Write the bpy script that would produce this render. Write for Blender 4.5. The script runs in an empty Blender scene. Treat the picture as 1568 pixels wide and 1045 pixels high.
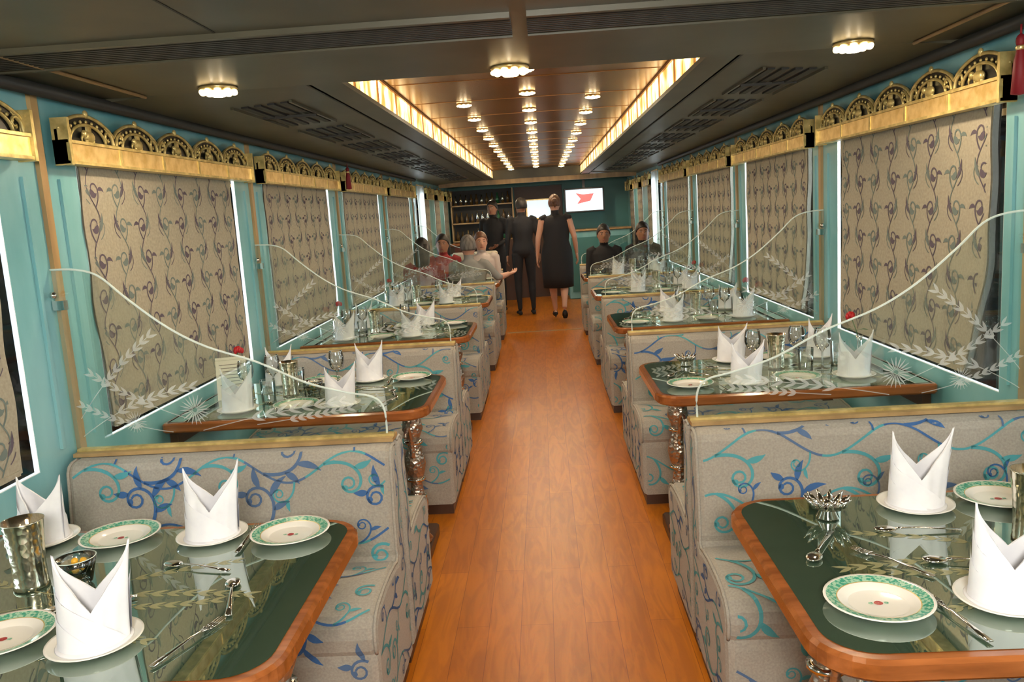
import bpy, math, random
import numpy as np
from mathutils import Vector, Matrix, Euler
random.seed(7)
scene = bpy.context.scene
pi = math.pi

# ------------------------------------------------------------------ materials
def new_mat(name, col=(.8,.8,.8), rough=.5, metal=0., spec=None, coat=0., emis=None, estr=0., sheen=0.):
    m = bpy.data.materials.new(name); m.use_nodes = True
    b = m.node_tree.nodes['Principled BSDF']
    b.inputs['Base Color'].default_value = (*col, 1)
    b.inputs['Roughness'].default_value = rough
    b.inputs['Metallic'].default_value = metal
    if spec is not None: b.inputs['Specular IOR Level'].default_value = spec
    b.inputs['Coat Weight'].default_value = coat
    b.inputs['Coat Roughness'].default_value = .08
    if sheen: b.inputs['Sheen Weight'].default_value = sheen
    if emis:
        b.inputs['Emission Color'].default_value = (*emis, 1)
        b.inputs['Emission Strength'].default_value = estr
    return m

def noise_mix(m, c1, c2, scale=5., stretch=(1,1,1), detail=4., lo=.35, hi=.65, bump=0., bdist=.01):
    nt = m.node_tree; N = nt.nodes; L = nt.links
    b = N['Principled BSDF']
    tc = N.new('ShaderNodeTexCoord'); mp = N.new('ShaderNodeMapping')
    mp.inputs['Scale'].default_value = stretch
    no = N.new('ShaderNodeTexNoise'); no.inputs['Scale'].default_value = scale; no.inputs['Detail'].default_value = detail
    r = N.new('ShaderNodeValToRGB')
    r.color_ramp.elements[0].position = lo; r.color_ramp.elements[0].color = (*c1, 1)
    r.color_ramp.elements[1].position = hi; r.color_ramp.elements[1].color = (*c2, 1)
    L.new(tc.outputs['Object'], mp.inputs['Vector']); L.new(mp.outputs['Vector'], no.inputs['Vector'])
    L.new(no.outputs['Fac'], r.inputs['Fac']); L.new(r.outputs['Color'], b.inputs['Base Color'])
    if bump:
        bp = N.new('ShaderNodeBump'); bp.inputs['Strength'].default_value = bump; bp.inputs['Distance'].default_value = bdist
        L.new(no.outputs['Fac'], bp.inputs['Height']); L.new(bp.outputs['Normal'], b.inputs['Normal'])
    return m

def voronoi_bump(m, scale=60., strength=.6, dist=.004):
    nt = m.node_tree; N = nt.nodes; L = nt.links
    b = N['Principled BSDF']; tc = N.new('ShaderNodeTexCoord')
    v = N.new('ShaderNodeTexVoronoi'); v.inputs['Scale'].default_value = scale
    bp = N.new('ShaderNodeBump'); bp.inputs['Strength'].default_value = strength; bp.inputs['Distance'].default_value = dist
    L.new(tc.outputs['Object'], v.inputs['Vector']); L.new(v.outputs['Distance'], bp.inputs['Height'])
    L.new(bp.outputs['Normal'], b.inputs['Normal'])
    return m

def glass_mat(name, tint=(.95,1,.97), refl=.06, rough=.02, gcol=(1,1,1), base=None):
    """thin glass (transparent + fresnel reflection); base colour -> opaque diffuse base under a reflective pane"""
    m = bpy.data.materials.new(name); m.use_nodes = True
    nt = m.node_tree; N = nt.nodes; L = nt.links
    N.remove(N['Principled BSDF']); out = N['Material Output']
    if base: t = N.new('ShaderNodeBsdfDiffuse'); t.inputs['Color'].default_value = (*base, 1)
    else: t = N.new('ShaderNodeBsdfTransparent'); t.inputs['Color'].default_value = (*tint, 1)
    g = N.new('ShaderNodeBsdfGlossy'); g.inputs['Roughness'].default_value = rough; g.inputs['Color'].default_value = (*gcol, 1)
    f = N.new('ShaderNodeFresnel'); f.inputs['IOR'].default_value = 1.45
    a = N.new('ShaderNodeMath'); a.operation = 'ADD'; a.inputs[1].default_value = refl; a.use_clamp = True
    mx = N.new('ShaderNodeMixShader')
    L.new(f.outputs['Fac'], a.inputs[0]); L.new(a.outputs[0], mx.inputs['Fac'])
    L.new(t.outputs[0], mx.inputs[1]); L.new(g.outputs[0], mx.inputs[2]); L.new(mx.outputs[0], out.inputs['Surface'])
    return m

def mix2(name, a, acol, bb, bcol, fac):
    m = bpy.data.materials.new(name); m.use_nodes = True
    nt = m.node_tree; N = nt.nodes; L = nt.links; N.remove(N['Principled BSDF'])
    t = N.new(a); t.inputs['Color'].default_value = (*acol,1); d = N.new(bb); d.inputs['Color'].default_value = (*bcol,1)
    mx = N.new('ShaderNodeMixShader'); mx.inputs['Fac'].default_value = fac
    L.new(t.outputs[0], mx.inputs[1]); L.new(d.outputs[0], mx.inputs[2]); L.new(mx.outputs[0], N['Material Output'].inputs['Surface'])
    return m
def frost_mat(name, col, fac): return mix2(name,'ShaderNodeBsdfTransparent',(1,1,1),'ShaderNodeBsdfDiffuse',col,fac)

def floor_mat():
    m = new_mat('laminate_floor', rough=.32, spec=.30)
    nt = m.node_tree; N = nt.nodes; L = nt.links; b = N['Principled BSDF']
    tc = N.new('ShaderNodeTexCoord'); mp = N.new('ShaderNodeMapping'); mp.inputs['Rotation'].default_value = (0, 0, pi/2)
    L.new(tc.outputs['Object'], mp.inputs['Vector'])
    br = N.new('ShaderNodeTexBrick'); br.inputs['Scale'].default_value = 1
    br.inputs['Brick Width'].default_value = .95; br.inputs['Row Height'].default_value = .118
    br.inputs['Mortar Size'].default_value = .0010; br.inputs['Color1'].default_value = (.56,.175,.006,1)
    br.inputs['Color2'].default_value = (.47,.138,.005,1); br.inputs['Mortar'].default_value = (.27,.07,.004,1)
    L.new(mp.outputs[0], br.inputs['Vector'])
    mp2 = N.new('ShaderNodeMapping'); mp2.inputs['Scale'].default_value = (5, .7, 1)
    L.new(tc.outputs['Object'], mp2.inputs['Vector'])
    no = N.new('ShaderNodeTexNoise'); no.inputs['Scale'].default_value = 3.2; no.inputs['Detail'].default_value = 5
    no.inputs['Distortion'].default_value = 2.2
    L.new(mp2.outputs[0], no.inputs['Vector'])
    r = N.new('ShaderNodeValToRGB'); r.color_ramp.elements[0].position = .38; r.color_ramp.elements[0].color = (.82,.77,.72,1)
    r.color_ramp.elements[1].position = .60; r.color_ramp.elements[1].color = (1.03,1.03,1.0,1)
    L.new(no.outputs['Fac'], r.inputs['Fac'])
    mx = N.new('ShaderNodeMix'); mx.data_type = 'RGBA'; mx.blend_type = 'MULTIPLY'; mx.inputs['Factor'].default_value = 1
    L.new(br.outputs['Color'], mx.inputs['A']); L.new(r.outputs['Color'], mx.inputs['B']); L.new(mx.outputs['Result'], b.inputs['Base Color'])
    return m

def cove_mat():
    m = new_mat('cove_lit_panel', (.9,.6,.2), .5)
    nt = m.node_tree; N = nt.nodes; L = nt.links; b = N['Principled BSDF']
    tc = N.new('ShaderNodeTexCoord'); mp = N.new('ShaderNodeMapping'); mp.inputs['Scale'].default_value = (1, 1, .6)
    L.new(tc.outputs['Object'], mp.inputs['Vector'])
    no = N.new('ShaderNodeTexNoise'); no.inputs['Scale'].default_value = 9; no.inputs['Detail'].default_value = 3
    L.new(mp.outputs[0], no.inputs['Vector'])
    r = N.new('ShaderNodeValToRGB'); r.color_ramp.elements[0].position = .38; r.color_ramp.elements[0].color = (.80,.40,.07,1)
    r.color_ramp.elements[1].position = .60; r.color_ramp.elements[1].color = (1,.78,.42,1)
    L.new(no.outputs['Fac'], r.inputs['Fac']); L.new(r.outputs['Color'], b.inputs['Emission Color'])
    mr = N.new('ShaderNodeMapRange'); mr.inputs['From Min'].default_value = .4; mr.inputs['From Max'].default_value = .65
    mr.inputs['To Min'].default_value = 1.1; mr.inputs['To Max'].default_value = 4.4
    L.new(no.outputs['Fac'], mr.inputs['Value']); L.new(mr.outputs[0], b.inputs['Emission Strength'])
    return m

M = {}
M['floor'] = floor_mat()
M['teal'] = noise_mix(new_mat('teal_paint', rough=.35, coat=.15), (.12,.35,.39), (.28,.54,.57), 4, (1,1,.35), 5, .3, .7)
M['teal_dark'] = new_mat('teal_dark', (.05,.19,.19), .4)
M['wood_trim'] = noise_mix(new_mat('gold_wood_trim', rough=.35), (.32,.20,.085), (.46,.30,.13), 12, (1,1,.2))
M['ceil'] = noise_mix(new_mat('ceiling_olive', rough=.38, spec=.4), (.062,.058,.038), (.095,.088,.058), 3)
M['ceil_dark'] = new_mat('ceiling_slats', (.022,.022,.02), .5)
M['ceil_black'] = new_mat('vent_black', (.008,.008,.008), .5)
M['copper'] = noise_mix(new_mat('copper_ceiling', rough=.26, metal=.45), (.24,.120,.033), (.36,.18,.055), 2.5)
M['copper_line'] = new_mat('copper_seam', (.42,.20,.06), .4, .6)
M['cove'] = cove_mat()
M['gold'] = noise_mix(new_mat('carved_gold', rough=.30, metal=.75), (.72,.50,.18), (.95,.73,.36), 22, bump=.35, bdist=.003)
M['gold_dull'] = noise_mix(new_mat('antique_gold', rough=.34, metal=.5), (.48,.37,.13), (.80,.63,.26), 25, bump=.4, bdist=.004)
M['black'] = new_mat('black_lacquer', (.012,.012,.012), .3)
M['blind'] = noise_mix(new_mat('blind_cloth', rough=.85), (.31,.28,.215), (.385,.35,.27), 90, (1,1,1), 2, .3, .7, .15, .002)
M['vine_p'] = new_mat('vine_purple', (.095,.075,.105), .8)
M['vine_g'] = new_mat('vine_green', (.14,.18,.17), .8)
M['fabric'] = noise_mix(new_mat('bench_fabric', rough=.8, sheen=.1), (.325,.295,.25), (.41,.375,.315), 160, (1,1,1), 2, .3, .7, .2, .002)
M['sc_blue'] = new_mat('scroll_blue', (.040,.125,.32), .7)
M['sc_teal'] = new_mat('scroll_teal', (.075,.33,.37), .7)
M['sc_grey'] = new_mat('scroll_slate', (.085,.15,.28), .7)
M['tabletop'] = glass_mat('green_glass_top', refl=.30, rough=.012, gcol=(.90,.97,.91), base=(.045,.080,.054))
M['cherry'] = noise_mix(new_mat('cherry_edge', rough=.18, coat=.5), (.22,.065,.015), (.36,.115,.03), 6, (1,6,6))
M['darkwood'] = new_mat('dark_wood', (.07,.03,.015), .4)
M['silver'] = new_mat('silver', (.80,.78,.74), .12, 1.)
M['legmetal'] = voronoi_bump(new_mat('carved_silver_leg', (.56,.47,.38), .28, .9), 70, .8, .006)
M['brass'] = voronoi_bump(new_mat('hammered_silver_gilt', (.84,.78,.64), .16, 1.), 60, .4, .002)
M['china'] = new_mat('china', (.80,.79,.74), .12, coat=.4)
M['china_green'] = noise_mix(new_mat('china_green_rim', rough=.15, coat=.4), (.05,.31,.21), (.35,.58,.43), 170, detail=1, lo=.42, hi=.58)
M['crest'] = new_mat('crest_red', (.35,.03,.03), .3)
M['napkin'] = noise_mix(new_mat('napkin_linen', rough=.8), (.71,.72,.77), (.79,.80,.83), 20, bump=.15, bdist=.003)
M['glass'] = glass_mat('partition_glass', (.94,.98,.96), .09)
M['drink'] = glass_mat('drinking_glass', (.93,.96,.96), .18)
M['gedge'] = new_mat('glass_rim', (.65,.76,.72), .08, 0, .8)
M['gedge2'] = frost_mat('glass_edge', (.80,.90,.86), .65)
M['etch'] = frost_mat('etched_white', (.85,.87,.84), .32)
M['etch_gold'] = frost_mat('etched_gold', (.48,.46,.26), .5)
M['winglass'] = glass_mat('window_glass', (.97,.99,1), .0)
M['winframe'] = new_mat('window_frame_white', (.85,.87,.87), .5)  # white put on the jambs so the slits read as leaking daylight
M['white'] = new_mat('cream_upholstery', (.62,.55,.42), .7)
M['sheer'] = mix2('sheer_cloth','ShaderNodeBsdfDiffuse',(.85,.84,.80),'ShaderNodeBsdfTranslucent',(.85,.86,.85),.6)
M['paper'] = new_mat('menu_paper', (.74,.70,.58), .6)
M['ink'] = new_mat('ink', (.15,.12,.1), .6)
M['red'] = new_mat('rose_red', (.42,.008,.015), .5)
M['tassel'] = new_mat('tassel_red', (.22,.006,.012), .6)
M['leaf'] = new_mat('leaf_green', (.03,.13,.03), .5)
M['orange'] = new_mat('mint_yellow', (.75,.42,.03), .4)
M['bulb'] = new_mat('lamp_glow', (1,.8,.5), .3, emis=(1,.80,.50), estr=22)
M['crystal'] = new_mat('lamp_crystal', (.9,.8,.6), .1, 0, .8, emis=(1,.72,.34), estr=6)
M['skin'] = new_mat('skin', (.58,.31,.21), .5)
M['skin_d'] = new_mat('skin_brown', (.30,.145,.085), .5)
M['cloth_black'] = new_mat('cloth_black', (.010,.010,.013), .8)
M['cloth_grey'] = new_mat('cloth_grey', (.24,.24,.23), .85)
M['cloth_red'] = new_mat('cloth_maroon', (.28,.03,.03), .85)
M['cloth_white'] = new_mat('cloth_white', (.55,.48,.45), .85)
M['hair_br'] = noise_mix(new_mat('hair_brown', rough=.5), (.07,.028,.012), (.14,.06,.025), 40, (1,1,.2))
M['hair_bk'] = noise_mix(new_mat('hair_black', rough=.5), (.008,.006,.005), (.022,.017,.014), 40, (1,1,.2))
M['hair_gr'] = noise_mix(new_mat('hair_greying', rough=.6), (.08,.07,.06), (.18,.16,.14), 40, (1,1,.2))
M['eye'] = new_mat('eye_dark', (.01,.01,.01), .2)
M['lip'] = new_mat('lips', (.30,.08,.07), .5)
M['screen_w'] = new_mat('screen_white', (.6,.75,.85), .3, emis=(.75,.9,1), estr=.95)
M['screen_r'] = new_mat('screen_red', (.8,.1,.1), .3, emis=(.9,.12,.12), estr=1.1)
M['bottle'] = new_mat('bottle_glass', (.10,.06,.02), .08, 0, .8)
M['bottle_g'] = new_mat('bottle_green', (.02,.12,.05), .08, 0, .8)

# ------------------------------------------------------------------ mesh builder
class MB:
    def __init__(s): s.v=[]; s.f=[]; s.m=[]; s.s=[]; s.mats=[]
    def mi(s, k):
        if k not in s.mats: s.mats.append(k)
        return s.mats.index(k)
    def add(s, verts, faces, mat, smooth=False, T=None):
        o=len(s.v); k=s.mi(mat)
        for p in verts:
            p=Vector(p); s.v.append(T@p if T else p)
        for f in faces: s.f.append([i+o for i in f]); s.m.append(k); s.s.append(smooth)
    def box(s, x0,x1,y0,y1,z0,z1, mat, T=None):
        v=[(x,y,z) for z in (z0,z1) for y in (y0,y1) for x in (x0,x1)]
        s.add(v, [(0,2,3,1),(4,5,7,6),(0,1,5,4),(2,6,7,3),(0,4,6,2),(1,3,7,5)], mat, False, T)
    def loops(s, loops, mat, smooth=True, T=None, close=True, caps=True):
        n=len(loops[0]); v=[p for l in loops for p in l]; f=[]
        for i in range(len(loops)-1):
            for j in range(n if close else n-1):
                a=i*n+j; b=i*n+(j+1)%n; f.append((a,b,b+n,a+n))
        if caps and close:
            f.append(tuple(range(n-1,-1,-1))); o=(len(loops)-1)*n; f.append(tuple(o+i for i in range(n)))
        s.add(v,f,mat,smooth,T)
    def prism(s, poly, z0, z1, mat, b=.004, T=None, smooth=False):
        n=len(poly); ins=inset(poly,b)
        L=[[(x,y,z0) for x,y in ins],[(x,y,z0+b) for x,y in poly],[(x,y,z1-b) for x,y in poly],[(x,y,z1) for x,y in ins]]
        s.loops(L, mat, smooth, T)
    def rbox(s, x0,x1,y0,y1,z0,z1, mat, r=.02, b=.006, T=None):
        s.prism(rrect(x0,x1,y0,y1,r,4), z0,z1,mat,b,T)
    def lathe(s, prof, mat, n=24, T=None, smooth=True, caps=False):
        L=[[(r*math.cos(2*pi*i/n), r*math.sin(2*pi*i/n), z) for i in range(n)] for r,z in prof]
        s.loops(L, mat, smooth, T, True, caps)
    def tube(s, pts, rads, mat, n=8, T=None, side=None, smooth=True, caps=True):
        pts=[Vector(p) for p in pts]; L=[]
        if not isinstance(rads,(list,tuple)): rads=[rads]*len(pts)
        prev=None
        for i,p in enumerate(pts):
            t=(pts[min(i+1,len(pts)-1)]-pts[max(i-1,0)])
            t = t.normalized() if t.length>1e-9 else Vector((0,0,1))
            h = Vector(side) if side else (prev if prev is not None else (Vector((0,0,1)) if abs(t.z)<.9 else Vector((1,0,0))))
            a=h-t*h.dot(t)
            if a.length<1e-4: a=Vector((0,1,0))-t*t.y
            a.normalize(); c=t.cross(a); prev=a
            r=rads[i]; rx,ry = r if isinstance(r,(tuple,list)) else (r,r)
            L.append([p+a*rx*math.cos(2*pi*j/n)+c*ry*math.sin(2*pi*j/n) for j in range(n)])
        s.loops(L, mat, smooth, T, True, caps)
    def ball(s, c, r, mat, n=12, T=None):
        rx,ry,rz = r if isinstance(r,(tuple,list)) else (r,r,r)
        L=[]
        m=max(6,n//2+2)
        for i in range(m+1):
            a=pi*min(max(i/m,.02),.98); L.append([(c[0]+rx*math.sin(a)*math.cos(2*pi*j/n), c[1]+ry*math.sin(a)*math.sin(2*pi*j/n), c[2]-rz*math.cos(a)) for j in range(n)])
        s.loops(L, mat, True, T)
    def ribbon(s, pts, ws, mapf, mat, inside=None):
        n=len(pts); L=[];R=[]
        for i in range(n):
            a=pts[max(i-1,0)]; b=pts[min(i+1,n-1)]
            dx,dy=b[0]-a[0],b[1]-a[1]; l=math.hypot(dx,dy) or 1
            w=ws[i]/2; nx,ny=-dy/l*w,dx/l*w
            L.append((pts[i][0]+nx,pts[i][1]+ny)); R.append((pts[i][0]-nx,pts[i][1]-ny))
        for i in range(n-1):
            q=(L[i],L[i+1],R[i+1],R[i])
            if inside and not all(inside(*p) for p in q): continue
            s.add([mapf(*p) for p in q],[(0,1,2,3)],mat)
    def mesh(s, name):
        me=bpy.data.meshes.new(name)
        me.from_pydata([tuple(p) for p in s.v],[],s.f)
        for k in s.mats: me.materials.append(M[k])
        me.polygons.foreach_set('material_index', s.m); me.polygons.foreach_set('use_smooth', s.s)
        me.update(); return me
    def obj(s, name, loc=(0,0,0), rz=0):
        return inst(s.mesh(name), name, loc, rz)
def inst(me, name, loc=(0,0,0), rz=0, sc=None):
    o=bpy.data.objects.new(name, me); scene.collection.objects.link(o)
    o.location=loc; o.rotation_euler=(0,0,rz)
    if sc: o.scale=sc
    return o
def inset(poly,b):
    n=len(poly); out=[]
    for i in range(n):
        a=Vector(poly[i-1]); p=Vector(poly[i]); c=Vector(poly[(i+1)%n])
        d1=(p-a); d2=(c-p)
        d1=d1.normalized() if d1.length>1e-9 else Vector((0,0)); d2=d2.normalized() if d2.length>1e-9 else Vector((0,0))
        nn=Vector((-(d1.y+d2.y),(d1.x+d2.x)))
        if nn.length<1e-6: nn=Vector((-d1.y,d1.x))
        nn.normalize(); k=max(.5,nn.dot(Vector((-d1.y,d1.x))))
        q=p+nn*b/k; out.append((q.x,q.y))
    return out
def rrect(x0,x1,y0,y1,r,k=4,rs=None):
    rs = rs or [r]*4
    P=[]
    for (cx,cy,a0,rr) in ((x1,y0,-90,rs[0]),(x1,y1,0,rs[1]),(x0,y1,90,rs[2]),(x0,y0,180,rs[3])):
        ccx=cx-rr if cx==x1 else cx+rr; ccy=cy+rr if cy==y0 else cy-rr
        for i in range(k+1):
            a=math.radians(a0+90*i/k); P.append((ccx+rr*math.cos(a), ccy+rr*math.sin(a)))
    return P

# ------------------------------------------------------------------ 2D ornament
def euler_curve(x,y,h,k0,k1,L,n=22,p=1.6):
    pts=[(x,y)]; hs=[h]; ds=L/n
    for i in range(n):
        h+= (k0+(k1-k0)*((i+.5)/n)**p)*ds
        x+=math.cos(h)*ds; y+=math.sin(h)*ds; pts.append((x,y)); hs.append(h)
    return pts,hs
def leaf2(x,y,h,L,w,curl=3.,n=7):
    pts,_=euler_curve(x,y,h,curl,curl,L,n)
    return pts,[w*max(.06,math.sin(pi*min(1,(i/n)**.8))) for i in range(n+1)]
def scroll(x,y,h,S,sg,full=True):
    out=[]
    pts,hs=euler_curve(x,y,h,sg*1.5/S,sg*19/S,S*1.15,30)
    out.append((pts,[S*.038*(1-.40*i/30) for i in range(31)],0))
    e=pts[-1]; out.append((*leaf2(e[0],e[1],hs[-1],S*.09,S*.06,sg*10/S,5),0))
    L_=((6,.20),(10,.28),(14,.24),(18,.16)) if full else ((9,.22),)
    for k,(i,ls) in enumerate(L_):
        q=pts[i]; out.append((*leaf2(q[0],q[1],hs[i]-sg*.60,S*ls,S*.072,-sg*3/S),0))
    return out
def vine_row(b,mapf,ins,u0,u1,vc,R,S=.27,wl=.44,amp=.045,cols=('sc_blue','sc_teal','sc_grey','sc_teal')):
    ph=R.uniform(0,6.28); n=int((u1-u0)/.012); f=2*pi/wl
    pts=[(u0+(u1-u0)*i/n, vc+amp*math.sin(f*(u0+(u1-u0)*i/n)+ph)) for i in range(n+1)]
    k0=0; step=int(wl/2/.012); ci=R.randrange(4)
    while k0<n:
        k1=min(n,k0+step)
        c=cols[ci%4]; seg=pts[k0:k1+1]
        if len(seg)>1: b.ribbon(seg,[.0072]*len(seg),mapf,c,ins)
        i=min(n-1,k0+step//3); q=pts[i]; q2=pts[i+1]; h=math.atan2(q2[1]-q[1],q2[0]-q[0]); sg=1 if (k0//step)%2 else -1
        s_=S*R.uniform(.9,1.1)
        for (p,ws,kd) in scroll(q[0],q[1],h+sg*.35,s_,sg,(ci%2)==0): b.ribbon(p,ws,mapf,c,ins)
        i=min(n-1,k0+int(step*.85)); q=pts[i]
        for (p,ws,kd) in scroll(q[0],q[1],h-sg*1.0,s_*.60,-sg,False): b.ribbon(p,ws,mapf,cols[(ci+1)%4],ins)
        ci+=1; k0+=step
def paisley(x,y,h,S,sg):
    out=[]
    pts,hs=euler_curve(x,y,h,sg*1/S,sg*9/S,S*.9,16)
    out.append((pts,[S*.046]*17,0))
    out.append((*leaf2(pts[-1][0],pts[-1][1],hs[-1],S*.36,S*.18,sg*7/S,8),0))
    q=pts[8]; out.append((*leaf2(q[0],q[1],hs[8]-sg*.9,S*.32,S*.10,-sg*5/S,7),0))
    return out
def wheat(x,y,h,L,k=0.6,w=.012):
    out=[]; n=22
    pts,hs=euler_curve(x,y,h,k,k,L,n)
    out.append((pts,[w*.22]*(n+1),0))
    for i in range(8,n+1,2):
        for sg in (1,-1):
            out.append((*leaf2(pts[i][0],pts[i][1],hs[i]+sg*.45,L*.10,w*.85,-sg*2,5),0))
    return out
def burst(x,y,r,n=20):
    out=[]
    for i in range(n):
        a=2*pi*i/n
        out.append(([(x+r*.15*math.cos(a),y+r*.15*math.sin(a)),(x+r*.6*math.cos(a),y+r*.6*math.sin(a)),(x+r*math.cos(a),y+r*math.sin(a))],[r*.03,r*.10,r*.02],0))
    return out

# ------------------------------------------------------------------ constants
WX=1.54; P=1.92; C0=1.64; NR=5
YN,YE=-1.25,14.7
WC=[C0+P*k for k in range(-1,5)]
WC2=[11.55,12.75,13.9]
tabZ=.75

# ------------------------------------------------------------------ shell
b=MB(); b.box(-WX-.1,WX+.1,YN,YE,-.08,0,'floor'); b.obj('floor')
b=MB(); b.box(-.47,.47,10.32,10.37,0,.006,'wood_trim'); b.obj('trim_threshold')
WT=.012
def wall(side):
    s=-1 if side=='left' else 1
    b=MB(); x0,x1=sorted((s*WX,s*(WX+WT)))
    b.box(x0,x1,YN,YE,0,.80,'teal'); b.box(x0,x1,YN,YE,1.80,2.25,'teal')
    edges=[]
    for c in WC: edges.append((c-.72 if s<0 else c-.775,c+.765))
    edges.append((10.50,10.92))
    for c in WC2: edges.append((c-.30,c+.31))
    y=YN
    for e in edges:
        if e[0]>y: b.box(x0,x1,y,e[0],.80,1.80,'teal')
        y=e[1]
    b.box(x0,x1,y,YE,.80,1.80,'teal')
    b.obj('wall_'+side)
    for i,e in enumerate(edges):
        w=MB(); gx=s*(WX+.008)
        w.box(gx-.001,gx+.001,e[0]+.003,e[1]-.003,.803,1.797,'winglass')
        f0,f1=sorted((s*(WX+.001),s*(WX+.013)))
        for (a,bb,c,d) in ((e[0],e[0]+.003,.80,1.80),(e[1]-.003,e[1],.80,1.80),(e[0]+.003,e[1]-.003,.80,.803),(e[0]+.003,e[1]-.003,1.797,1.80)):
            w.box(f0,f1,a,bb,c,d,'winframe')  # thin liner added round the opening to glow white beside the blind
        w.obj('window_%d'%(i+1+(0 if s<0 else len(edges))))
wall('left'); wall('right')
b=MB(); b.box(-WX,WX,YN-.08,YN,0,2.2,'teal'); b.obj('wall_front')
t=0
for s in (-1,1):
    for k in range(-1,5):
        yc=C0+P*k+P/2+.03
        b=MB()
        b.box(*sorted((s*WX,s*(WX-.014))),yc-.018,yc+.018,.80,1.97,'wood_trim')
        b.box(*sorted((s*WX,s*(WX-.012))),yc-.012,yc+.012,.0,.775,'wood_trim')
        for d in (-.10,.10):
            b.box(*sorted((s*WX,s*(WX-.010))),yc+d-.008,yc+d+.008,.84,1.70,'teal')
        b.ball((s*(WX-.02),yc-.06,1.33),.012,'silver')
        t+=1; b.obj('trim_%d'%t)
for s,nm in ((-1,'left'),(1,'right')):
    b=MB(); b.box(*sorted((s*WX,s*(WX-.015))),YN,YE,0,.10,'darkwood'); b.obj('baseboard_'+nm)

# ceiling
RX=.675; YB=3.02; YR=12.7
b=MB()
b.box(-WX,WX,YN,YB,1.99,2.10,'ceil')
for s in (-1,1):
    v=[(s*RX,YB,2.03),(s*WX,YB,1.975),(s*WX,YE,1.975),(s*RX,YE,2.03),(s*RX,YB,2.25),(s*WX,YB,2.25),(s*WX,YE,2.25),(s*RX,YE,2.25)]
    b.add(v,[(0,1,2,3),(4,7,6,5),(0,4,5,1),(2,6,7,3),(0,3,7,4),(1,5,6,2)],'ceil')
    b.box(*sorted((s*(RX-.022),s*(RX+.10))),YB,YR,2.000,2.018,'ceil')
    b.box(*sorted((s*(RX+.09),s*(RX+.11))),YB,YR,2.0,2.04,'ceil_dark')
b.box(-RX,RX,YB,YR,2.135,2.25,'copper')
b.box(-RX,RX,YR,YE,2.00,2.25,'ceil')
b.box(-WX+.05,WX-.05,YR+.02,YR+.10,1.93,2.0,'wood_trim')
b.obj('ceiling')
for s in (-1,1):
    b=MB(); b.box(*sorted((s*(RX-.002),s*(RX-.014))),YB+.01,YR-.01,2.018,2.125,'cove')
    b.box(*sorted((s*(RX-.002),s*(RX-.024))),YB+.01,YR-.01,2.122,2.134,'copper_line')
    y=YB+.3
    while y<YR-.2:
        b.box(*sorted((s*(RX-.010),s*(RX-.020))),y,y+.014,2.018,2.122,'copper_line'); y+=.48
    b.obj('trim_cove')
b=MB(); y=YB+.36
while y<YR: b.box(-RX+.03,RX-.03,y-.002,y+.002,2.133,2.136,'copper_line'); y+=.72
b.obj('trim_ceiling_seams')
b=MB()
for (x0,x1) in ((-1.50,-.012),(.03,1.50)):
    for i in range(9):
        y=2.18+i*.022; b.box(x0,x1,y,y+.012,1.980,1.99,'ceil_dark')
    b.box(x0,x1,2.150,2.165,1.976,1.99,'ceil'); b.box(x0,x1,2.385,2.40,1.976,1.99,'ceil')
for x in (-.75,.75): b.box(x-.003,x+.003,1.0,2.14,1.9885,1.99,'ceil_black')
b.obj('ceiling_grille')
for s in (-1,1):
    y=3.5
    while y<12:
        b=MB()
        for i in range(4):
            x=.98+.055*i; z=2.03-(x-RX)/(WX-RX)*.055
            b.box(*sorted((s*x,s*(x+.030))),y,y+.72,z-.008,z+.002,'ceil_black')
        b.box(*sorted((s*.955,s*.967)),y-.02,y+.74,2.001,2.014,'ceil')
        b.box(*sorted((s*1.20,s*1.212)),y-.02,y+.74,1.986,1.999,'ceil')
        b.box(*sorted((s*.955,s*1.212)),y+.35,y+.37,1.988,1.999,'ceil_dark')
        b.obj('ceiling_vent'); y+=.96
    b=MB(); b.tube([(s*1.34,YN+.05,1.984),(s*1.34,YB-.02,1.984)],.006,'wood_trim')
    b.tube([(s*1.49,YN+.05,1.965),(s*1.49,10.3,1.965)],.022,'ceil_dark')
    b.obj('trim_ceiling_edge')

# downlights
b=MB()
b.lathe([(.0,0),(.062,0),(.066,-.006),(.058,-.014),(.03,-.018)],'gold',20)
b.lathe([(.030,-.012),(.034,-.024),(.022,-.032),(.0005,-.034)],'bulb',14)
for i in range(10):
    a=2*pi*i/10; b.ball((.054*math.cos(a),.054*math.sin(a),-.018),(.013,.013,.009),'crystal',8)
dl=b.mesh('downlight')
b=MB()
b.lathe([(.0,0),(.040,0),(.042,-.006),(.03,-.010)],'gold',16)
b.lathe([(.028,-.008),(.026,-.018),(.0005,-.022)],'bulb',12)
for i in range(8):
    a=2*pi*i/8; b.ball((.036*math.cos(a),.036*math.sin(a),-.011),(.008,.008,.006),'crystal',6)
dls=b.mesh('ceiling_spotlight')
def plight(loc,e,r=.03,col=(1,.78,.52)):
    l=bpy.data.lights.new('lamp','SPOT'); l.energy=e*1.8; l.shadow_soft_size=r; l.color=col
    l.spot_size=math.radians(172); l.spot_blend=.35
    o=bpy.data.objects.new('lamp_bulb',l); scene.collection.objects.link(o); o.location=loc; return o
for x in (-1.05,-.04,1.11):
    inst(dl,'downlight',(x,2.93,1.99)); plight((x,2.93,1.935),8.5)
for x in (-1.05,.0,1.11):
    inst(dl,'downlight',(x,.9,1.99)); plight((x,.9,1.935),7)
ys=[3.85+.75*i for i in range(12)]
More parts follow.
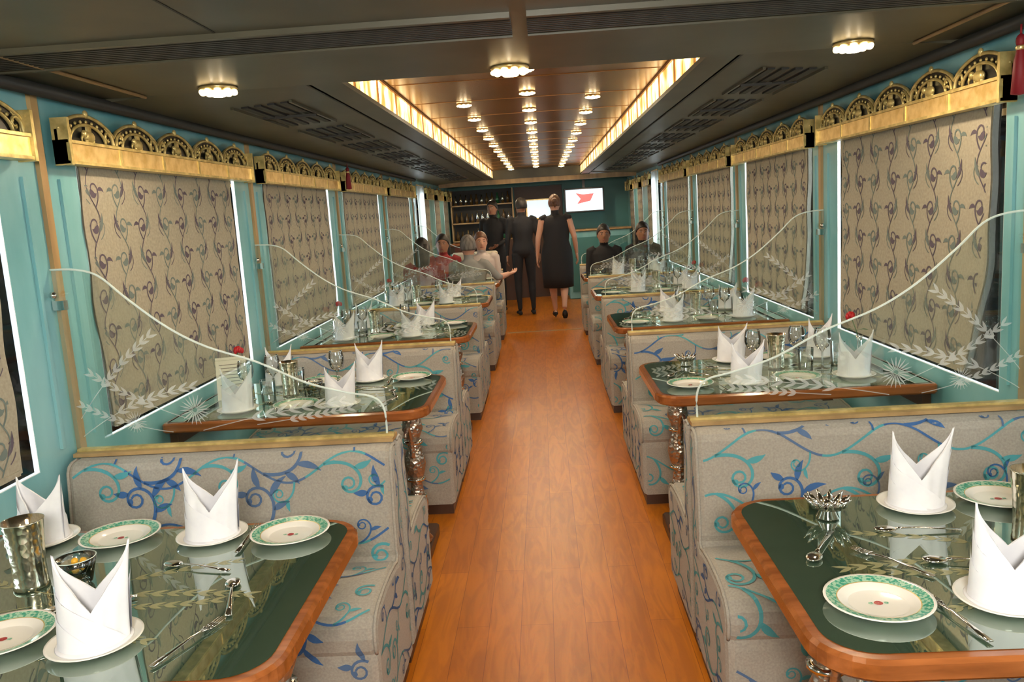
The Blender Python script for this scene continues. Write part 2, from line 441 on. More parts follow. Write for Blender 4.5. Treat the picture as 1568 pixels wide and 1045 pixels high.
for i,y in enumerate(ys):
    inst(dls,'ceiling_spotlight',(0,y,2.135))
    if i%2==0: plight((0,y,2.10),9,.03)
    for x in (-.37,.37):
        if i>0: inst(dls,'ceiling_spotlight',(x,y+.33,2.135))
        if i%3==1: plight((x,y+.33,2.10),8,.03)
for x in (-.8,.8):
    inst(dls,'ceiling_spotlight',(x,13.2,2.0)); plight((x,13.2,1.96),14)

# ------------------------------------------------------------------ blinds
def build_blind(seed,s,yn,yf,z0=.830,z1=1.80,wave=1.,nc=0.):
    R=random.Random(seed); b=MB(); H=z1-z0; hw=(yf-yn)/2
    nz=34; ny=10; ph=R.random()*6
    def edge(v,far): return (.006+.008*math.sin(v*7+ph+far*2)+.005*math.sin(v*21+ph*2+far)+.010*(1-v)*math.sin(v*12+far*3))*wave + (0 if far else nc*(1-v)**3)
    V=[];F=[]
    for d in (0,.006):
        for i in range(nz+1):
            v=i/nz
            for j in range(ny+1):
                u=j/ny; y0=yn+edge(v,0); y1=yf-edge(v,1)
                V.append((s*d,y0+(y1-y0)*u,z0+v*H))
    n1=(nz+1)*(ny+1)
    for i in range(nz):
        for j in range(ny):
            a=i*(ny+1)+j; F.append((a,a+1,a+ny+2,a+ny+1)); F.append((a+n1,a+n1+ny+1,a+n1+ny+2,a+n1+1))
    b.add(V,F,'blind')
    b.box(*sorted((-s*.004,s*.008)),yn+.03+nc,yf-.03,z0-.004,z0+.012,'blind')
    ins=lambda u,v: yn+.03+nc*max(0,1-(v-z0)/H)**3<u<yf-.03 and z0+.012<v<z1-.005
    mp=lambda u,v:(-s*.0015,u,v)
    cw=.180; ch=.25; cols=int(2*hw/cw)+1
    for c in range(cols):
        cx=yn+.07+c*cw+R.uniform(-.008,.008); off=(c%2)*ch*.5
        col='vine_p' if c%2==0 else 'vine_g'; alt='vine_g' if c%2==0 else 'vine_p'
        n=70
        pts=[(cx+.034*math.sin((z0+H*i/n+off)*2*pi/ch),z0+H*i/n) for i in range(n+1)]
        b.ribbon(pts,[.0050]*(n+1),mp,col,ins)
        k=-1
        while z0+k*ch+off<z1+ch:
            zz=z0+k*ch+off
            for (dz,sg) in ((.03,1),(.155,-1)):
                hh=pi/2-sg*.8
                for (p,ws,kd) in paisley(cx+sg*.014,zz+dz,hh,.145,sg): b.ribbon(p,ws,mp,col,ins)
                p,ws=leaf2(cx-sg*.012,zz+dz+.035,pi/2+sg*1.0,.080,.018,-sg*12); b.ribbon(p,ws,mp,alt,ins)
                p,_=euler_curve(cx-sg*.02,zz+dz+.01,pi/2+sg*1.1,-sg*8,-sg*70,.10,14); b.ribbon(p,[.0040]*15,mp,alt,ins)
            k+=1
    return b.mesh('window_blind')
bl={-1:[build_blind(k,-1,-.73,.685) for k in (1,2)], 1:[build_blind(k,1,-.715,.685,nc=.15) for k in (4,5)]}
bs={s:build_blind(9,s,-.31,.26) for s in (-1,1)}
for s in (-1,1):
    for k,c in enumerate(WC): inst(bl[s][k%2],'window_blind',(s*(WX-.009),c,0))
    for c in WC2: inst(bs[s],'window_blind',(s*(WX-.009),c,0))

# ------------------------------------------------------------------ carved valance
def build_valance(L):
    b=MB(); z0,z1=1.745,1.822; n=max(2,round(L/.34)); aw=L/n
    b.box(-.045,0,-L/2,L/2,z0+.008,z1-.008,'gold'); b.box(-.052,0,-L/2,L/2,z0,z0+.010,'gold_dull'); b.box(-.052,0,-L/2,L/2,z1-.010,z1,'gold_dull')
    for i in range(1,n): 
        y=-L/2+aw*i; b.box(-.048,0,y-.008,y+.008,z0+.010,z1-.010,'gold_dull')
    for e in (-L/2,L/2-.014): b.box(-.056,0,e,e+.014,z0-.004,z1+.07,'gold_dull')
    N=int(n*14); P_=[(-L/2,z1),(L/2,z1)]; top=[]
    for i in range(N+1):
        u=L/2-L*i/N
        top.append((u,z1+.034+.058*abs(math.sin(pi*((u+L/2)/aw)))**.7))
    poly=P_+top
    V=[(-.010,y,z) for y,z in poly]+[(-.020,y,z) for y,z in poly]; m=len(poly)
    F=[tuple(range(m)),tuple(range(2*m-1,m-1,-1))]+[(i,(i+1)%m,(i+1)%m+m,i+m) for i in range(m)]
    b.add(V,F,'black')
    b.tube([(-.024,y,z) for y,z in top],.0066,'gold_dull',6)
    for k in range(n):
        yc=-L/2+aw*(k+.5)
        b.tube([(-.026,yc+aw*.33*math.cos(a),z1+.062*math.sin(a)) for a in [pi*i/16 for i in range(17)]],.0058,'gold_dull',6)
        for i in range(1,12):
            a=pi*i/12; b.ball((-.025,yc+aw*.40*math.cos(a),z1+.072*math.sin(a)),(.005,.006,.006),'gold_dull',6)
        b.ball((-.030,yc,z1+.022),(.010,.036,.020),'gold_dull',10); b.ball((-.034,yc+.036,z1+.030),(.009,.014,.013),'gold_dull',8)
        b.tube([(-.034,yc+.046,z1+.026),(-.034,yc+.056,z1+.014),(-.034,yc+.054,z1+.003)],[.006,.004,.003],'gold_dull',6)
        for d in (-.022,.02): b.tube([(-.030,yc+d,z1+.014),(-.030,yc+d,z1)],.007,'gold_dull',6)
        b.box(-.034,-.026,yc-.012,yc+.012,z1+.038,z1+.056,'gold_dull')
        for sg in (-1,1):
            p,_=euler_curve(yc+sg*aw*.47,z1+.004,pi/2+sg*.15,sg*8,sg*110,.115,22)
            b.tube([(-.028,u,v) for u,v in p],[.0066-.003*i/22 for i in range(23)],'gold_dull',6)
            p,ws=leaf2(yc+sg*aw*.44,z1+.03,pi/2+sg*.7,.05,.014,sg*8)
            b.tube([(-.027,u,v) for u,v in p],[max(.002,w_*.4) for w_ in ws],'gold_dull',6)
        b.ball((-.026,yc,z1+.098),(.008,.012,.014),'gold_dull',8)
    return b.mesh('carved_valance')
vm=build_valance(1.74); vs=build_valance(.72)
for c in WC:
    inst(vm,'carved_valance',(WX-.020,c,0)); inst(vm,'carved_valance',(-WX+.020,c,0),pi)
for c in WC2:
    inst(vs,'carved_valance',(WX-.020,c,0)); inst(vs,'carved_valance',(-WX+.020,c,0),pi)

# ------------------------------------------------------------------ bench
BW=1.05
def build_bench(seed):
    R=random.Random(seed); b=MB()
    prof=[(-.016,.06),(-.016,.775),(-.024,.79),(-.040,.797),(-.070,.795),(-.092,.785),(-.104,.765),(-.110,.70),(-.122,.60),(-.128,.52),(-.130,.47),(-.126,.452),
          (-.140,.440),(-.17,.447),(-.25,.455),(-.35,.455),(-.44,.448),(-.485,.435),(-.512,.410),(-.520,.38),(-.516,.345),(-.508,.33),(-.512,.30),(-.512,.20),(-.508,.06)]
    poly=prof[::-1]
    def area(p): return sum(p[i-1][0]*p[i][1]-p[i][0]*p[i-1][1] for i in range(len(p)))
    sgn=-1 if area(poly)<0 else 1
    loops=[]
    for (x,ins_) in ((-BW/2,.022),(-BW/2+.006,.008),(-BW/2+.022,0),(BW/2-.022,0),(BW/2-.006,.008),(BW/2,.022)):
        q=inset(poly,sgn*ins_) if ins_ else poly
        loops.append([(x,y,z) for y,z in q])
    b.loops(loops,'fabric',False)
    for sx in (-1,1):
        b.tube([(sx*(BW/2-.006),y,z) for y,z in inset(poly,sgn*.004)[3:-2]],.005,'fabric',6)
    b.box(-BW/2+.02,BW/2-.02,-.48,-.02,0,.065,'darkwood')
    P3=[Vector(p) for p in poly]; S=[0]
    for i in range(1,len(P3)): S.append(S[-1]+(P3[i]-P3[i-1]).length)
    osg=[1]
    def mapf(u,v):
        v=min(max(v,0),S[-1]-1e-5)
        i=max(j for j in range(len(S)-1) if S[j]<=v)
        tt=(v-S[i])/(S[i+1]-S[i]); p=P3[i].lerp(P3[i+1],tt); d=(P3[i+1]-P3[i]).normalized()
        return (u,p.x-d.y*.0025*osg[0],p.y+d.x*.0025*osg[0])
    if mapf(0,.05)[1]>-.51: osg[0]=-1
    ins=lambda a,c: abs(a)<BW/2-.022 and .01<c<S[-5]
    for rv in (.16,.40,.63,.85,1.05): vine_row(b,mapf,ins,-BW/2,BW/2,rv+R.uniform(-.015,.015),R,.29,.40)
    ip=inset(poly,sgn*.024)
    def pin(y,z):
        c=False; n=len(ip)
        for i in range(n):
            a,d=ip[i-1],ip[i]
            if (a[1]>z)!=(d[1]>z) and y<(d[0]-a[0])*(z-a[1])/(d[1]-a[1])+a[0]: c=not c
        return c
    for sx in (-1,1):
        mp=lambda u,v,sx=sx:(sx*(BW/2+.0015),u,v)
        for zc in (.14,.34): vine_row(b,mp,pin,-.52,0,zc,R,.25,.34,.03)
        mp2=lambda u,v,sx=sx:(sx*(BW/2+.0015),v,u)
        vine_row(b,mp2,lambda u,v:pin(v,u),.42,.80,-.065,R,.16,.26,.02)
    return b.mesh('upholstered_bench')
benches=[build_bench(s) for s in (11,12,13)]
BC=.47+BW/2
PY=[C0+P/2+P*k for k in range(-1,NR)]
q=0
for s in (-1,1):
    for i,y in enumerate(PY):
        if y>0.5:
            inst(benches[q%3],'upholstered_bench',(s*BC,y,0)); q+=1
        if i<len(PY)-1 and y>-1: inst(benches[q%3],'upholstered_bench',(s*BC,y,0),pi); q+=1

# ------------------------------------------------------------------ glass partition
def build_partition(s):
    b=MB()
    b.box(*sorted((s*.475,s*1.525)),-.040,.040,.799,.811,'wood_trim')
    b.box(*sorted((s*.475,s*1.525)),-.014,.014,.811,.819,'gold_dull')
    key=[(1.535,1.41),(1.45,1.405),(1.38,1.38),(1.30,1.305),(1.18,1.205),(1.06,1.135),(.90,1.075),(.75,1.0),(.62,.960),(.55,.945),(.515,.925),(.50,.885),(.50,.815)]
    pts=[]
    for i in range(len(key)-1):
        p0=key[max(i-1,0)];p1=key[i];p2=key[i+1];p3=key[min(i+2,len(key)-1)]
        for j in range(5):
            t=j/5; pts.append(tuple(.5*((2*p1[d])+(-p0[d]+p2[d])*t+(2*p0[d]-5*p1[d]+4*p2[d]-p3[d])*t*t+(-p0[d]+3*p1[d]-3*p2[d]+p3[d])*t**3) for d in (0,1)))
    pts.append(key[-1])
    poly=[(x*s,z) for x,z in pts]+[(1.535*s,.815)]
    m=len(poly); V=[(x,-.004,z) for x,z in poly]+[(x,.004,z) for x,z in poly]
    b.add(V,[tuple(range(m)),tuple(range(2*m-1,m-1,-1))],'glass')
    b.tube([(x*s,0,z) for x,z in pts],[(.0034,.0052)]*len(pts),'gedge2',8,side=(0,0,1))
    mp=lambda u,v:(u*s,-.0055,v)
    def topz(x):
        for i in range(len(pts)-1):
            a,c=pts[i],pts[i+1]
            if min(a[0],c[0])<=x<=max(a[0],c[0]) and abs(a[0]-c[0])>1e-6: return a[1]+(c[1]-a[1])*(x-a[0])/(c[0]-a[0])
        return .8
    ins=lambda u,v: .51<u<1.52 and .825<v<topz(u)-.01
    for args in ((1.10,.86,pi*.93,.46,.25),(.92,.87,pi*.97,.30,-.2),(1.50,.86,pi*.80,.40,1.2),(1.14,.90,.35,.34,.8),(1.20,.86,.15,.30,1.2),(1.50,.92,pi*.70,.36,.8)):
        for (p,ws,kd) in wheat(*args[:4],args[4],.0115): b.ribbon(p,ws,mp,'etch',ins)
    for (x,z,r) in ((1.12,.93,.05),(1.32,.90,.036)):
        for (p,ws,kd) in burst(x,z,r): b.ribbon(p,ws,mp,'etch',ins)
    b.box(*sorted((s*1.50,s*1.537)),-.012,.012,1.28,1.31,'silver')
    return b.mesh('etched_glass_partition')
for s in (-1,1):
    me=build_partition(s)
    for y in PY[1:]: inst(me,'etched_glass_partition',(0,y,0))

# ------------------------------------------------------------------ table
def build_table(s):
    b=MB(); TX0,TX1=.455,1.525; TD=.385
    if s>0: rs=[.015,.015,.11,.11]; x0,x1=TX0,TX1
    else: rs=[.11,.11,.015,.015]; x0,x1=-TX1,-TX0
    poly=rrect(x0,x1,-TD,TD,.1,8,rs)
    b.prism(poly,.710,tabZ,'cherry',.007,smooth=False)
    inn=inset(poly,.024)
    b.add([(x,y,tabZ+.0012) for x,y in inn],[tuple(range(len(inn)))],'tabletop')
    ins=lambda u,v:.52<u<1.45 and abs(v)<.33
    mp=lambda u,v:(u*s,v,tabZ+.0018)
    for args in ((1.0,-.03,pi*.95,.38,.9),(1.02,-.06,pi*1.06,.34,-1.0),(1.0,.0,pi*.80,.32,1.2),(1.02,-.08,pi*1.2,.30,-1),(1.05,0,.3,.34,1),(1.05,-.05,-.3,.34,-1)):
        for (p,ws,kd) in wheat(*args,.013): b.ribbon(p,ws,mp,'etch_gold',ins)
    lx=s*.585
    T=Matrix.Translation((lx,0,0))
    prof=[(.045,.05),(.055,.07),(.030,.10),(.026,.16),(.042,.20),(.046,.24),(.030,.29),(.024,.34),(.040,.38),(.048,.42),(.042,.46),(.026,.50),(.030,.54),(.046,.58),(.040,.62),(.028,.65),(.055,.69),(.075,.71)]
    b.lathe(prof,'legmetal',20,T)
    for z in (.10,.175,.27,.35,.44,.52,.64): b.lathe([(.020,z-.008),(.042,z-.005),(.042,z+.005),(.020,z+.008)],'silver',16,T)
    for sy in (-1,1):
        p,_=euler_curve(0,0,pi/2,2,18,.30,20)
        b.tube([(lx,sy*(.045-u*.9),.46+v*.85) for u,v in p],[.012-.004*i/20 for i in range(21)],'legmetal',8)
        b.tube([(lx,sy*(.03+.14*i/8),.07+.06*math.cos(i/8*pi/2)*1.0) for i in range(9)],.012,'legmetal',8)
    b.rbox(lx-.055,lx+.055,-.22,.22,0,.055,'darkwood',.02,.006)
    b.box(*sorted((s*1.50,s*1.535)),-.30,.30,.64,.71,'darkwood')
    b.box(*sorted((s*1.12,s*1.16)),-.28,.28,.68,.712,'darkwood')
    return b.mesh('dining_table')
TM={s:build_table(s) for s in (-1,1)}
TY=[C0+P*k for k in range(NR)]
for s in (-1,1):
    for y in TY: inst(TM[s],'dining_table',(0,y,0))

# ------------------------------------------------------------------ tableware
def m_plate():
    b=MB()
    b.lathe([(.0005,.004),(.048,.004),(.052,.005)],'china',40)
    b.lathe([(.052,.005),(.060,.0095),(.070,.0125)],'china',40)
    b.lathe([(.070,.0125),(.072,.0130)],'gold_dull',40)
    b.lathe([(.072,.0130),(.090,.0170)],'china_green',40)
    b.lathe([(.090,.0170),(.095,.018),(.0955,.0165),(.062,.006),(.052,0),(.0005,0)],'china',40)
    b.lathe([(.0005,.0052),(.008,.0050)],'crest',12)
    for a in (0,pi): b.lathe([(.0005,.0051),(.0045,.005)],'china_green',8,Matrix.Translation((.014*math.cos(a),.014*math.sin(a),0)))
    return b.mesh('dinner_plate')
def m_napkin(seed):
    R=random.Random(seed)
    b=MB()
    b.lathe([(.0005,.004),(.055,.004),(.080,.013),(.085,.014),(.0855,.0125),(.056,0),(.0005,0)],'china',36)
    n=72; nt=12; Ls=[]
    h0,h1=.088,.178+R.uniform(-.01,.01); lean=R.uniform(-.008,.008)
    def hgt(a):
        c=abs(math.cos(a)); tri=1-min(1,math.acos(min(1,c))/(pi/2))
        return h0+(h1-h0)*tri**.95*(1.0 if math.cos(a)>0 else .90) - (.020 if math.sin(a)<0 else 0)*(1-tri)
    for layer in (0,1):
        Lp=[]
        for i in range(nt+1):
            t=i/nt; loop=[]
            for j in range(n):
                a=2*pi*j/n; z=.008+t*hgt(a)*(1 if layer==0 else .985)
                zr=z/h1
                rx=(.052+.014*zr+.006*(1-zr)**3) ; ry=.046*(1-.72*zr)+.006*(1-zr)**3
                fold=.0034*math.sin(a*5+seed+zr*2)*(1-zr)+.0015*math.sin(a*11+seed*2)*(1-zr)
                if layer: rx-=.004; ry-=.004
                loop.append(((rx+fold)*math.cos(a)+lean*zr*2,(max(ry,.004)+fold)*math.sin(a),z))
            Lp.append(loop)
        Ls.append(Lp)
    b.loops(Ls[0],'napkin',True,None,True,False)
    b.loops(Ls[1][::-1],'napkin',True,None,True,False)
    b.loops([Ls[0][-1],Ls[1][-1]],'napkin',True,None,True,False)
    for sy in (-1,1):
        for off_,zs in ((.0055,.150),(.0095,.095)):
            g=[]; nn=16
            for i in range(nn+1):
                t=i/nn; zt=.012+t*zs; row=[]
                aR=math.radians(170-150*(1-t)**1.15) if off_<.006 else math.radians(172-95*(1-t)**1.1)
                for j in range(11):
                    w=j/10; a=math.radians(178)*(1-w)+aR*w; z=zt*(1-.30*w*t)
                    zr=min(1,z/h1)
                    rx=.052+.014*zr+.006*(1-zr)**3+off_*.6; ry=max(.046*(1-.72*zr)+.006*(1-zr)**3,.004)+off_
                    row.append((rx*math.cos(a)*(1 if sy<0 else -1)+lean*zr*2,-ry*math.sin(a)*(1 if sy<0 else -1),z))
                g.append(row)
            b.loops(g,'napkin',True,None,False,False)
    b.lathe([(.050,.020),(.056,.012),(.066,.0105),(.068,.0085),(.05,.0075)],'napkin',36)
    return b.mesh('folded_napkin')
def m_tumbler():
    b=MB(); b.lathe([(.0005,.004),(.030,.004),(.034,0),(.037,.002),(.035,.010),(.034,.05),(.037,.10),(.042,.150),(.0435,.153),(.041,.153),(.036,.10),(.032,.02),(.0005,.015)],'brass',28); return b.mesh('hammered_tumbler')
def m_wine():
    b=MB(); b.lathe([(.0005,.003),(.033,.0025),(.034,.0005),(.0005,0)],'drink',24); b.lathe([(.030,.002),(.006,.006),(.0038,.02),(.0038,.075),(.010,.085),(.028,.10),(.036,.125),(.035,.15),(.030,.175)],'drink',24)
    b.lathe([(.030,.175),(.0305,.176),(.029,.176)],'gedge',24); b.lathe([(.034,.0005),(.0345,.001),(.033,.002)],'gedge',24); return b.mesh('wine_glass')
def m_glass():
    b=MB(); b.lathe([(.0005,.004),(.026,.004),(.028,0),(.030,.004),(.033,.10)],'drink',24); b.lathe([(.033,.10),(.0335,.101),(.032,.101)],'gedge',24); b.lathe([(.0005,.001),(.028,.0005)],'gedge',20); return b.mesh('water_glass')
def m_spoon():
    b=MB(); b.tube([(0,-.085,.004),(0,-.05,.006),(0,0,.009),(0,.035,.008),(0,.05,.006)],[(.007,.0015),(.0055,.0015),(.0035,.0018),(.003,.002),(.006,.002)],'silver',8,side=(1,0,0))
    b.ball((0,.070,.0055),(.0165,.025,.0045),'silver',14); return b.mesh('spoon')
def m_fork():
    b=MB(); b.tube([(0,-.085,.004),(0,-.04,.006),(0,.01,.008),(0,.035,.007),(0,.055,.005)],[(.007,.0015),(.0055,.0015),(.0035,.0018),(.004,.0018),(.011,.0015)],'silver',8,side=(1,0,0))
    for k in range(4):
        x=-.0085+.0057*k; b.tube([(x,.053,.005),(x,.075,.0045),(x,.097,.006)],[.0017,.0016,.0008],'silver',6)
    return b.mesh('fork')
def m_crystal():
    b=MB(); b.lathe([(.0005,.003),(.022,.003),(.024,0),(.026,.004),(.018,.02),(.022,.028)],'silver',16)
    for k in range(11):
        a=2*pi*k/11; b.tube([(.012*math.cos(a),.012*math.sin(a),.022),(.035*math.cos(a),.035*math.sin(a),.036),(.052*math.cos(a),.052*math.sin(a),.052)],[.004,.009,.002],'silver',6)
    b.ball((0,0,.032),.014,'silver',10); return b.mesh('silver_flower_cruet')
def m_mint():
    b=MB(); b.lathe([(.0005,.003),(.022,.003),(.024,0),(.030,.006),(.040,.045),(.043,.062),(.041,.062),(.037,.045),(.027,.010),(.0005,.008)],'drink',24)
    for k in range(16):
        a=k*2.4; r=.006*math.sqrt(k); b.ball((r*math.cos(a),r*math.sin(a),.034+.006*(k%3)),.008,'orange' if k%3 else 'leaf',8)
    b.lathe([(.0415,.061),(.0435,.0625),(.0415,.063)],'gedge',24); return b.mesh('glass_bowl_of_mints')
def m_rose():
    b=MB(); b.lathe([(.0005,.004),(.020,.003),(.024,0),(.026,.004),(.012,.03),(.010,.08),(.016,.11),(.014,.11),(.008,.08)],'silver',18)
    b.tube([(0,0,.02),(.01,0,.12),(.035,0,.19)],.0025,'leaf',6)
    for k in range(9):
        a=k*2.4; r=.004+.0016*k; b.ball((.038+r*math.cos(a),r*math.sin(a),.205-.0012*k),(.010,.010,.014),'red',8)
    for k in (0,2.5): b.tube([(.012,0,.13),(.012+.03*math.cos(k),.03*math.sin(k),.14),(.012+.05*math.cos(k),.05*math.sin(k),.135)],[(.002,.001),(.013,.001),(.001,.001)],'leaf',6,side=(0,1,0))
    return b.mesh('rose_in_vase')
def m_menu():
    b=MB(); T=Matrix.Rotation(math.radians(-14),4,'X')
    b.box(-.065,.065,-.0012,.0012,.0,.19,'paper',T)
    T2=Matrix.Translation((0,.085,0))@Matrix.Rotation(math.radians(14),4,'X'); b.box(-.065,.065,-.0012,.0012,0,.18,'paper',T2)
    for k in range(9):
        w=.05-.02*((k*7)%3)/3; b.box(-w,w,-.0022,-.0012,.155-.015*k,.158-.015*k,'ink',T)
    return b.mesh('menu_card')
plate=m_plate(); nap=[m_napkin(i) for i in range(3)]; tum=m_tumbler(); wine=m_wine(); wg=m_glass(); spoon=m_spoon(); fork=m_fork(); cruet=m_crystal(); mint=m_mint(); rose=m_rose(); menu=m_menu()
Z=tabZ+.0022
Lay={-1:dict(plate=[(.615,.27),(1.055,.30),(1.03,-.20)],nap=[(.815,.285,.2),(1.26,.31,-.2),(.835,-.225,.35),(1.27,-.22,0)],
             tum=[(1.125,.045)],wine=[(1.22,.11),(1.30,-.01),(.93,.13)],glass=[(1.18,-.09),(1.12,.15)],mint=[(1.02,.045)],cruet=[],
             spoon=[(.775,.10,1.25),(.64,-.06,.3),(.93,-.06,1.9)],fork=[(.655,-.24,-.35),(.718,.26,.05)]),
     1:dict(plate=[(.612,-.20),(1.085,.29),(1.05,-.18)],nap=[(.885,.275,-.2),(.835,-.205,-.3),(1.28,.28,.2),(1.28,-.18,0)],
             tum=[(1.03,.06)],wine=[(1.13,.10),(1.21,.0),(.93,.06)],glass=[(1.13,-.03),(1.30,.07)],mint=[],cruet=[(.665,.23)],
             spoon=[(.83,.13,1.45),(.86,-.04,1.4),(.60,.07,2.6)],fork=[(.723,-.26,.15),(.71,-.03,.6)])}
Rr=random.Random(5)
for s in (-1,1):
    for ti,ty in enumerate(TY):
        L=Lay[s]; j=lambda a:(Rr.uniform(-a,a) if ti else 0)
        for x,y in L['plate']: inst(plate,'dinner_plate',(s*x+j(.004),ty+y+j(.005),Z),j(1))
        for x,y,r in L['nap']:
            if ti==0 and s<0 and x>1.26 and y<0: continue
            inst(nap[Rr.randrange(3)],'folded_napkin',(s*x+j(.004),ty+y+j(.005),Z),r+j(.3))
        for x,y in L['tum']: inst(tum,'hammered_tumbler',(s*x,ty+y,Z))
        for x,y in L['wine']:
            if ti: inst(wine,'wine_glass',(s*x,ty+y,Z))
        for x,y in L['glass']:
            if ti: inst(wg,'water_glass',(s*x,ty+y,Z))
        for x,y in L['mint']: inst(mint,'glass_bowl_of_mints',(s*x,ty+y,Z))
        for x,y in L['cruet']: inst(cruet,'silver_flower_cruet',(s*x,ty+y,Z))
        for x,y,r in L['spoon']: inst(spoon,'spoon',(s*x,ty+y,Z),r)
        for x,y,r in L['fork']: inst(fork,'fork',(s*x,ty+y,Z),r)
        if ti in (1,2,3): inst(rose,'rose_in_vase',(s*1.43,ty+.17,Z),0 if s<0 else pi)
        if ti==1 and s<0: inst(menu,'menu_card',(s*1.38,ty+.02,Z),.25)

def m_tassel():
    b=MB(); b.tube([(0,0,0),(0,0,-.03)],.003,'tassel'); b.ball((0,0,-.045),(.013,.013,.02),'tassel',12)
    b.lathe([(.008,-.055),(.017,-.10),(.022,-.19),(.0005,-.195)],'tassel',14); b.lathe([(.012,-.058),(.014,-.064),(.011,-.07)],'gold',12); return b.mesh('red_tassel')
tm=m_tassel(); inst(tm,'red_tassel',(1.42,2.50,1.935)); inst(tm,'red_tassel',(-1.42,6.42,1.945))

# ------------------------------------------------------------------ bar end
b=MB(); b.box(-WX,-.42,YE-.12,YE,0,2.0,'teal_dark'); b.box(.42,WX,YE-.12,YE,0,2.0,'teal_dark'); b.box(-.42,.42,YE-.12,YE,1.93,2.0,'teal_dark'); b.box(-WX,WX,YE,YE+.05,0,2.2,'teal_dark'); b.obj('wall_back')
b=MB(); b.box(-.41,.41,YE-.10,YE-.05,0,1.92,'darkwood'); b.box(-.20,.20,YE-.115,YE-.10,1.38,1.68,'screen_w'); 
for (a,c,d,e) in ((-.22,.22,1.68,1.70),(-.22,.22,1.36,1.38),(-.22,-.20,1.38,1.68),(.20,.22,1.38,1.68)): b.box(a,c,YE-.12,YE-.10,d,e,'gold')
b.ball((.34,YE-.13,1.0),.025,'gold'); b.obj('door_1')
for s in (-1,1):
    b=MB(); n=20
    pts=[(s*(WX-.03-.05*(.5+.5*math.sin(i*1.9))),10.46+.50*i/n) for i in range(n+1)]
    V=[(x,y,z) for z in (.50,1.90) for x,y in pts]
    b.add(V,[(i,i+1,i+n+2,i+n+1) for i in range(n)],'sheer',True)
    b.tube([(s*(WX-.05),10.44,1.91),(s*(WX-.05),10.98,1.91)],.010,'gold')
    b.obj('sheer_curtain')
b=MB()
b.box(-1.50,-.44,14.30,14.56,0,1.05,'darkwood')
for z in (1.06,1.36,1.66): b.box(-1.50,-.44,14.30,14.56,z-.012,z+.008,'wood_trim')
b.box(-1.50,-.44,14.55,14.575,1.05,1.92,'ceil_dark')
for x in (-1.50,-.45): b.box(x,x+.02,14.30,14.56,1.05,1.92,'wood_trim')
R=random.Random(3)
for z in (1.068,1.368,1.668):
    for i in range(11):
        x=-1.42+i*.09; hh=R.uniform(.15,.2)
        b.lathe([(.0005,0),(.028,0),(.029,hh*.55),(.012,hh*.75),(.012,hh),(.0005,hh)],R.choice(['bottle','bottle_g','silver','silver','bottle']),12,Matrix.Translation((x,14.42,z)))
b.obj('bottle_shelf')
b=MB(); b.rbox(-1.50,-.62,13.25,13.60,0,1.02,'darkwood',.05,.01); b.rbox(-1.52,-.58,13.20,13.65,1.02,1.06,'cherry',.06,.008)
for i in range(5): b.box(-1.45+i*.17,-1.33+i*.17,13.24,13.252,.15,.90,'teal')
b.obj('bar_counter')
b=MB(); b.rbox(.44,1.50,13.9,14.5,0,1.12,'teal',.03,.01); b.box(.50,.96,13.89,13.902,.12,1.02,'teal_dark'); b.box(1.0,1.44,13.89,13.902,.12,1.02,'teal_dark'); b.rbox(.42,1.52,13.87,14.52,1.12,1.15,'wood_trim',.03,.006); b.obj('sideboard')
b=MB()
T=Matrix.Translation((.76,13.98,1.63))
b.rbox(-.33,.33,-.2,.2,-.02,.02,'black',.012,.006,T@Matrix.Rotation(pi/2,4,'X'))
b.box(-.305,.305,-.0225,-.0205,-.175,.175,'screen_w',T)
b.add([(-.12,-.024,-.06),(.10,-.024,-.02),(.16,-.024,.10),(-.02,-.024,.09),(-.14,-.024,.12),(-.06,-.024,.02)],[(0,1,2,3,4,5)],'screen_r',False,T)
b.box(-.02,.02,.02,.06,-.05,.355,'black',T); b.box(-.04,.04,.02,.3,-.05,0,'black',T)
b.obj('television')
b=MB()
for (x0,x1,y0,y1,z0,z1,r) in ((-.30,.30,-.28,.28,.12,.45,.06),(-.30,.30,.18,.32,.40,1.02,.06),(-.34,-.24,-.26,.30,.12,.66,.04),(.24,.34,-.26,.30,.12,.66,.04)): b.rbox(x0,x1,y0,y1,z0,z1,'white',r,.02)
for x in (-.25,.25):
    for y in (-.22,.24): b.tube([(x,y,0),(x,y,.14)],.018,'darkwood')
b.obj('cream_armchair',(-.86,11.15,0),pi)

